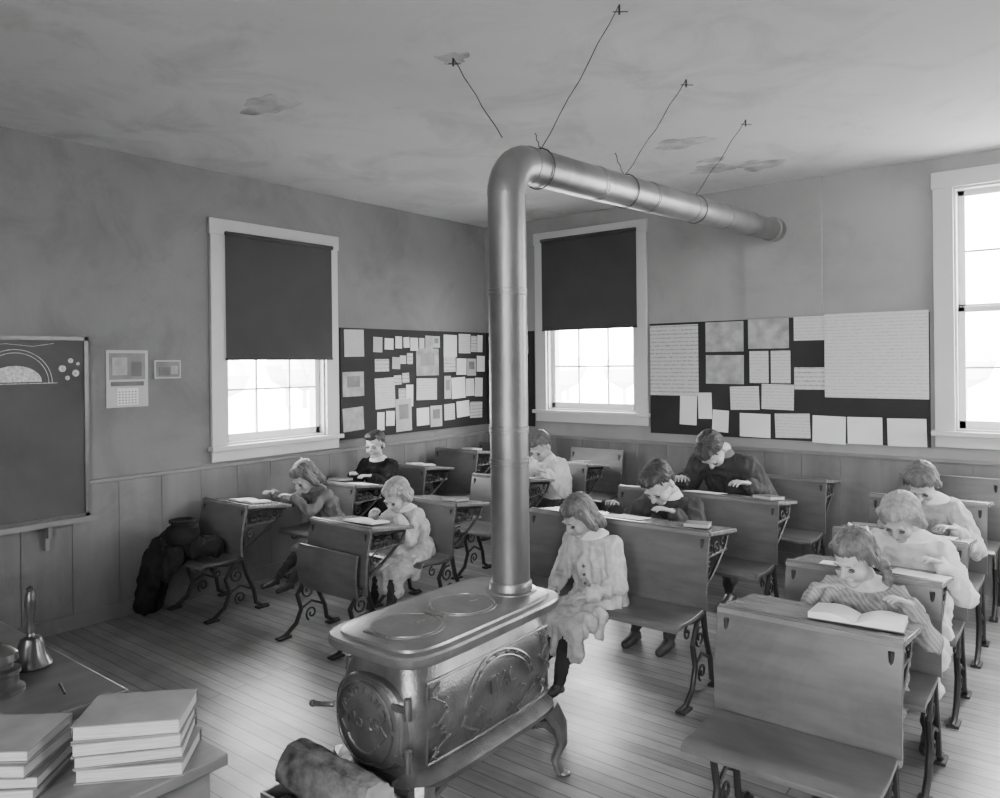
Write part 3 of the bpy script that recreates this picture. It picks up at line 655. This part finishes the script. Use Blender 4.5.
def ik(a,t,l1,l2,pole):
    a=V(a);t=V(t); dv=t-a; L=dv.length; mx=(l1+l2)*.999
    if L>mx: t=a+dv*(mx/L); L=mx; dv=t-a
    u=dv/L; x=(l1*l1-l2*l2+L*L)/(2*L); h=math.sqrt(max(0,l1*l1-x*x))
    p=V(pole); p=(p-u*p.dot(u)); p=p.normalized() if p.length>1e-4 else V((0,0,1))
    return a+u*x+p*h,t
NS=[0]
def person(name,pel,s,yaw,lean,hands,feet,top,bot,hair,hairstyle,hp_=(20,0),hs=1.0,dress=False,collar='cloth_white',loose=1.15,leg='stocking',wide=1.0,cs=1.0,bow=False,buttons=None):
    NS[0]+=1
    root=empty(name,pel); O=V(pel)
    fw=V((math.sin(yaw),-math.cos(yaw),0)); rt=V((-math.cos(yaw),-math.sin(yaw),0)); up=V((0,0,1))
    def tors(dist,l): return fw*math.sin(l)*dist+up*math.cos(l)*dist
    Pz=V((0,0,0)); C=tors(.26*s,lean*.8); N=C+tors(.22*s,lean*1.25)
    S=[]; T=top; g=(1+(loose-1)*.5)*wide
    def hz(c,hw_,r,k): S.append((tuple(c-rt*hw_*wide),r,tuple(c+rt*hw_*wide),r,k))
    hz(Pz,.075*s,.112*s*g,bot); mid=C*.5; hz(mid,.065*s,.100*s*g,T); hz(C*.75,.07*s,.108*s*g,T); hz(C,.08*s,.107*s*g,T)
    hz(C.lerp(N,.5),.10*s,.088*s,T); hz(N-up*.035*s,.125*s,.06*s,T)
    S.append((tuple(Pz),.115*s,tuple(mid),.10*s,T))
    if dress: hz(C*.18,.085*s,.125*s,T)
    S.append((tuple(N-up*.03*s),.062*s,tuple(N+fw*.012*s+up*.012*s),.052*s,T))
    S.append((tuple(N),.040*s,tuple(N+fw*.03*s+up*.06*s),.040*s,'skin'))
    wr=[]
    for sd,tg in ((1,hands[0]),(-1,hands[1])):
        sh=N-up*.05*s+rt*(.165*s*sd*wide)
        tgt=V(tg)-O
        el,w=ik(sh,tgt,.29*s,.26*s,rt*sd*.55-up*1.0-fw*.25)
        lo=loose
        S.append((tuple(sh),.062*s*min(lo,1.15),tuple(el),.050*s*lo,T)); S.append((tuple(el),.050*s*lo,tuple(el.lerp(w,.80)),.040*s*lo,T)); S.append((tuple(el.lerp(w,.80)),.043*s*lo,tuple(el.lerp(w,.88)),.041*s*lo,T))
        S.append((tuple(el.lerp(w,.8)),.024*s,tuple(w),.021*s,'skin'))
        wr.append((w,(w-el).normalized(),el))
    kn=[]
    for sd,tg in ((1,feet[0]),(-1,feet[1])):
        hpj=rt*(.085*s*sd); tgt=V(tg)-O
        k,a=ik(hpj,tgt,.43*s,.41*s,fw+up*.6)
        S.append((tuple(hpj),.088*s,tuple(k),.062*s,bot)); S.append((tuple(k),.057*s,tuple(k.lerp(a,.35)),.056*s,leg)); S.append((tuple(k.lerp(a,.35)),.056*s,tuple(a),.036*s,leg))
        toe=a+fw*.15*s-up*.035*s
        S.append((tuple(a-up*.01*s),.040*s,tuple(a+fw*.05*s-up*.025*s),.040*s,'shoe')); S.append((tuple(a+fw*.05*s-up*.025*s),.038*s,tuple(toe),.032*s,'shoe')); S.append((tuple(a-fw*.03*s-up*.03*s),.032*s,tuple(a),.034*s,'shoe'))
        kn.append(k)
    if dress:
        kc=(kn[0]+kn[1])/2
        for q in (0,.25,.5,.75,1):
            c=Pz.lerp(kc,q); hw_=(.10+.05*q)*s; S.append((tuple(c-rt*hw_-up*.01),(.10-.02*q)*s,tuple(c+rt*hw_-up*.01),(.10-.02*q)*s,bot))
        for q in (.1,.35,.6,.85):
            c=kc-up*(.20*s*q)+fw*.01; S.append((tuple(c-rt*.14*s*(1+.15*q)),.06*s,tuple(c+rt*.14*s*(1+.15*q)),.06*s,bot))
        for sg in (-1,1):
            c=(Pz+kc)/2+rt*sg*.17*s; S.append((tuple(c),.06*s,tuple(c-up*.14*s),.04*s,bot))
    me=blob('body',S,.009,2)
    skinidx={i for i,m_ in enumerate(me.materials) if m_.name in('skin','shoe_leather')}
    bm=bmesh.new(); bm.from_mesh(me); bm.normal_update(); off=V((NS[0]*7.3,0,0))
    for v in bm.verts:
        if any(f.material_index in skinidx for f in v.link_faces): continue
        p=v.co+off
        n1=1-abs(noise.noise(V((p.x*18,p.y*18,p.z*7)))*2); n2=noise.noise(p*38)
        v.co+=v.normal*((n1-.6)*.020+n2*.004)
    bm.to_mesh(me); bm.free()
    bo=ob('body',me,parent=root)
    if buttons:
        b=B()
        for q in (.25,.5,.75,1.0):
            c=C*q+fw*(.112*s*g+.008)
            b.sph(c,(.008,.008,.008),buttons,2)
        ob('buttons',b.mesh('buttons'),parent=root)
    if collar:
        b=B(); n=28; ax=(N+fw*.012*s); Q=Matrix.Rotation(yaw,3,'Z')
        def ring(r,z,dr=0): 
            out=[]
            r=.048+(r-.048)*cs
            for j in range(n):
                a=2*math.pi*j/n; x_,y_=math.cos(a)*r*1.15,math.sin(a)*r*.95
                out.append(ax+(Q@V((x_,y_,0)))*s+up*(z+dr-.035*max(0,-math.sin(a))*(r/.12))*s)
            return out
        b.loft([ring(.048,.052),ring(.062,.056),ring(.085,.044),ring(.118,.024),ring(.120,.014),ring(.08,.02),ring(.05,.03)],collar,cap=False)
        ob('collar',b.mesh('collar'),parent=root)
    hpit=math.radians(hp_[0]); hyaw=math.radians(hp_[1])
    hs_=hs*(.75+.25*s)
    q=Matrix.Rotation(yaw+hyaw,4,'Z')@Matrix.Rotation(hpit,4,'X')
    pivot=N+fw*.03*s+up*.045*s
    hc=pivot+(q.to_3x3()@V((0,-.02,.115)))*hs_
    mt=Matrix.Translation(hc)@q@Matrix.Scale(hs_,4)
    def addh(nm,m):
        o=ob(nm,m,parent=root); o.matrix_local=mt; return o
    addh('head',HEAD); addh('face_features',FACE)
    addh('hair',hairmesh(hair,hairstyle))
    if bow: addh('hair_bow',BOW)
    for (w,dv,el),hm,nm in ((wr[0],HANDR,'hand_right'),(wr[1],HANDL,'hand_left')):
        dh=V((dv.x,dv.y,dv.z*.25)).normalized()
        y=-dh; z=(up-y*up.dot(y)).normalized(); x_=y.cross(z)
        rm=Matrix((x_,y,z)).transposed().to_4x4()
        o=ob(nm,hm,parent=root); o.matrix_local=Matrix.Translation(w)@rm@Matrix.Scale(.86*s,4)
    return root
_h={}
def hairmesh(k,style):
    if (k,style) in _h: return _h[(k,style)]
    S=[]; E=[((0,.026,.042),(.082,.094,.080),k),((0,-.02,.075),(.062,.062,.042),k)]
    if style=='short':
        E=[((0,.028,.044),(.080,.091,.077),k),((-.01,-.025,.082),(.060,.060,.036),k),((0,.065,-.01),(.058,.045,.06),k)]
    else:
        E+=[((0,.06,-.01),(.078,.058,.075),k)]
        for s in (-1,1): S.append(((.070*s,-.01,.05),.024,(.076*s,.02,-.02),.022,k))
    if style=='bob':
        E+=[((0,.055,-.05),(.085,.055,.06),k)]
        for s in (-1,1): S+= [((.078*s,-.02,.03),.022,(.082*s,.005,-.07),.026,k),((.06*s,.06,-.06),.04,(.055*s,.07,-.10),.035,k)]
    if style=='braids':
        for s in (-1,1):
            pts=[(.068*s,.05,-.05),(.085*s,.06,-.09),(.085*s,.05,-.13),(.08*s,.03,-.17),(.078*s,.02,-.21)]
            for a,c in zip(pts[:-1],pts[1:]): S.append((a,.022,c,.018,k))
            E.append(((.085*s,.055,-.055),(.03,.015,.022),k))
    if style=='bun':
        E+=[((0,.105,-.01),(.048,.035,.045),k),((0,.0,.075),(.085,.08,.05),k)]
    if style=='fluffy':
        E+=[((0,.04,.03),(.096,.098,.084),k),((0,.07,-.05),(.086,.06,.070),k)]
        for s in (-1,1): S.append(((.082*s,.0,.04),.024,(.088*s,.02,-.05),.026,k))
    me=blob('hair',S,.005,2,ell=E)
    bm=bmesh.new(); bm.from_mesh(me); bm.normal_update()
    for v in bm.verts:
        c=v.co; a=math.atan2(c.x,-(c.y-.03))
        n=noise.noise(V((a*9,c.z*14,0)))*.6+noise.noise(V((a*26,c.z*10,3)))*.5; v.co+=v.normal*n*.009
    bm.to_mesh(me); bm.free(); _h[(k,style)]=me; return me

D=math.radians
person('seated_schoolgirl',(-2.05,3.44,.47),.70,D(-8),D(10),((-2.18,3.20,.55),(-1.97,3.17,.55)),((-2.20,3.10,.11),(-2.08,3.08,.11)),'cloth_light','cloth_light','hair_m','bob',(36,-10),1.0,True,'cloth_white',loose=1.35,wide=1.12,buttons='cloth_gray')
person('seated_schoolboy',(-2.06,4.52,.50),.86,0,D(30),((-2.33,4.08,.83),(-1.92,4.04,.83)),((-2.2,4.1,.05),(-1.98,4.1,.05)),'cloth_dark','cloth_dark','hair_d','short',(50,-8),1.15,False,'cloth_white',cs=.45,buttons='cloth_black')
person('seated_youth',(-2.11,5.58,.59),1.08,0,D(36),((-2.36,5.12,.85),(-1.88,5.14,.85)),((-2.28,5.1,.06),(-2.0,5.1,.06)),'cloth_dark','cloth_black','hair_d','short',(74,-5),1.15,False,'cloth_gray',cs=.3)
person('seated_schoolgirl',(-.72,3.36,.51),.68,0,D(22),((-.86,3.12,.80),(-.54,3.10,.80)),((-.82,2.98,.08),(-.66,2.98,.08)),'cloth_mid','cloth_mid','hair_m','braids',(28,-18),1.0,True,'cloth_light',bow=True)
person('seated_schoolgirl',(-.70,4.12,.49),.80,0,D(18),((-.86,3.82,.80),(-.54,3.80,.80)),((-.80,3.75,.06),(-.58,3.75,.06)),'cloth_white','cloth_white','hair_l','fluffy',(42,-10),.97,True,loose=1.25)
person('seated_schoolgirl',(-.74,4.93,.54),.82,0,D(20),((-.89,4.62,.80),(-.59,4.60,.80)),((-.82,4.5,.06),(-.68,4.5,.06)),'cloth_light','cloth_light','hair_m','bun',(45,-5),1.0,True)
person('seated_schoolgirl',(-3.64,3.70,.43),.66,0,D(20),((-3.80,3.46,.71),(-3.55,3.43,.71)),((-3.74,3.35,.08),(-3.56,3.35,.08)),'cloth_light','cloth_light','hair_l','fluffy',(38,5),1.0,True,loose=1.3)
person('seated_schoolboy',(-3.63,5.40,.50),.84,0,D(20),((-3.82,5.06,.81),(-3.50,5.04,.81)),((-3.78,5.0,.06),(-3.6,5.0,.06)),'cloth_white','cloth_dark','hair_m','short',(40,0),1.1,False,loose=1.25,cs=.5)
person('seated_schoolgirl',(-4.69,3.82,.455),.68,0,D(26),((-4.88,3.42,.74),(-4.62,3.40,.74)),((-4.80,3.35,.08),(-4.62,3.35,.08)),'cloth_gray','cloth_gray','hair_m','bob',(40,0),1.1,True,'cloth_gray',bow=True)
person('seated_schoolboy',(-4.92,4.58,.48),.80,D(12),D(8),((-4.97,4.28,.77),(-4.72,4.26,.77)),((-4.96,4.2,.06),(-4.8,4.2,.06)),'cloth_black','cloth_black','hair_d','short',(14,10),1.05,False,cs=.6)

# ------------------------------------------------------------ things on desks
def openbook(x,y,z,ang=0,w=.28,l=.2,tilt=-.11,name='open_book',th=.018):
    b=B(); n=8
    for sd in (-1,1):
        rings=[]
        for j in range(n+1):
            q=j/n; xx=sd*(q*w/2); zz=.004+th*math.sin(min(1,q*1.3)*math.pi*.55)*(1-.5*q)
            rings.append([(xx,-l/2,zz),(xx,l/2,zz),(xx,l/2,.002),(xx,-l/2,.002)])
        b.loft(rings,'paper')
        b.box((sd*w/4,0,.001),(w/2+.006,l+.01,.003),'cover_d')
    o=ob(name,b.mesh(name),(x,y,z)); o.rotation_euler=(tilt,0,ang); return o
def sheet(x,y,z,ang=0,w=.2,l=.16,tilt=-.115):
    b=B(); b.box((0,0,.001),(w,l,.002),'paper'); o=ob('paper_sheet',b.mesh('paper_sheet',False),(x,y,z)); o.rotation_euler=(tilt,0,ang); return o
def closedbook(x,y,z,ang=0,cv='cover_d'):
    b=B(); book(b,(0,0,0),.13,.18,.022,0,cv); o=ob('school_book',b.mesh('school_book',False),(x,y,z)); o.rotation_euler=(-.115,0,ang)
openbook(-.67,2.90,.768,.1,.30,.2,th=.035)
sheet(-.60,3.66,.768,-.1,.22,.17); sheet(-.90,3.62,.772,.1,.18,.14)
sheet(-.66,4.46,.775); closedbook(-.98,4.42,.782,.2)
openbook(-3.66,3.26,.69,.1,.24,.17); openbook(-4.80,3.17,.715,.05,.26,.17); sheet(-4.66,4.12,.728); openbook(-4.82,4.95,.775,0,.22,.16)
sheet(-2.12,3.85,.805,.1,.24,.18); sheet(-2.1,4.93,.795,0,.24,.18); sheet(-3.62,4.90,.773,.1,.22,.16)
closedbook(-1.68,3.84,.808,.3,'cover_g'); closedbook(-1.66,4.90,.80,-.2); closedbook(-2.5,4.9,.80,.3,'cover_g'); closedbook(-4.95,4.13,.73,.2); closedbook(-3.6,5.74,.795,.2); closedbook(-4.8,5.65,.845,.1,'cover_g'); closedbook(-3.6,4.05,.714,.15,'cover_g')
b=B(); b.lathe([(.0,0),(.028,0),(.03,.02),(.022,.03),(.015,.034),(.015,.042),(.02,.044),(.0,.046)],(0,0,0),'glassy',18); ob('inkwell',b.mesh('inkwell'),(-.75,3.55,.779))

# coats + lunch pail on front-left seat
cp=empty('piled_coats',(-4.86,2.75,0))
S=[((-.18,.02,.48),.06,(.20,.04,.48),.07,'cloth_black'),((-.2,-.06,.49),.07,(.15,-.05,.49),.07,'cloth_black'),
   ((-.17,-.12,.44),.09,(-.20,-.20,.18),.08,'cloth_black'),((-.10,-.2,.42),.07,(-.14,-.26,.10),.06,'cloth_black'),((-.22,-.1,.30),.07,(-.24,-.16,.08),.07,'cloth_black'),((.1,-.17,.44),.07,(.08,-.22,.34),.05,'cloth_black'),((0,-.18,.44),.07,(-.02,-.24,.28),.05,'cloth_black')]
me=blob('coat_cloth',S,.012,2)
bm=bmesh.new(); bm.from_mesh(me); bm.normal_update()
for v in bm.verts: v.co+=v.normal*(.03*(.5-abs(noise.noise(V((v.co.x*14,v.co.y*14,v.co.z*6))))*2))
bm.to_mesh(me); bm.free(); ob('coat_cloth',me,parent=cp)
b=B(); b.lathe([(.0,.0),(.085,.0),(.10,.02),(.11,.06),(.10,.10),(.075,.115),(.07,.13),(.085,.135),(.085,.15),(.065,.152),(.06,.135),(0,.13)],(-4.77,2.64,.53),'cloth_black',28)
ob('lunch_pail',b.mesh('lunch_pail'))

# ------------------------------------------------------------ world, camera
w=bpy.data.worlds.new('World'); bpy.context.scene.world=w; w.use_nodes=True
bg=w.node_tree.nodes['Background']; bg.inputs[0].default_value=(1,1,1,1); bg.inputs[1].default_value=40.0

cam=bpy.data.cameras.new('Camera'); co=bpy.data.objects.new('Camera',cam); COL.objects.link(co)
cam.sensor_width=36; cam.lens=756.5/1000*36; cam.shift_y=-(399-362.2)/1000; cam.clip_start=.05; cam.clip_end=300
yaw=.666; roll=.011
F=V((-math.sin(yaw),math.cos(yaw),0)); Rv=V((math.cos(yaw),math.sin(yaw),0)); U=V((0,0,1))
Rr=Rv*math.cos(roll)-U*math.sin(roll); Ur=Rv*math.sin(roll)+U*math.cos(roll)
co.matrix_world=Matrix.Translation((0,0,1.7))@Matrix((Rr,Ur,-F)).transposed().to_4x4()
bpy.context.scene.camera=co
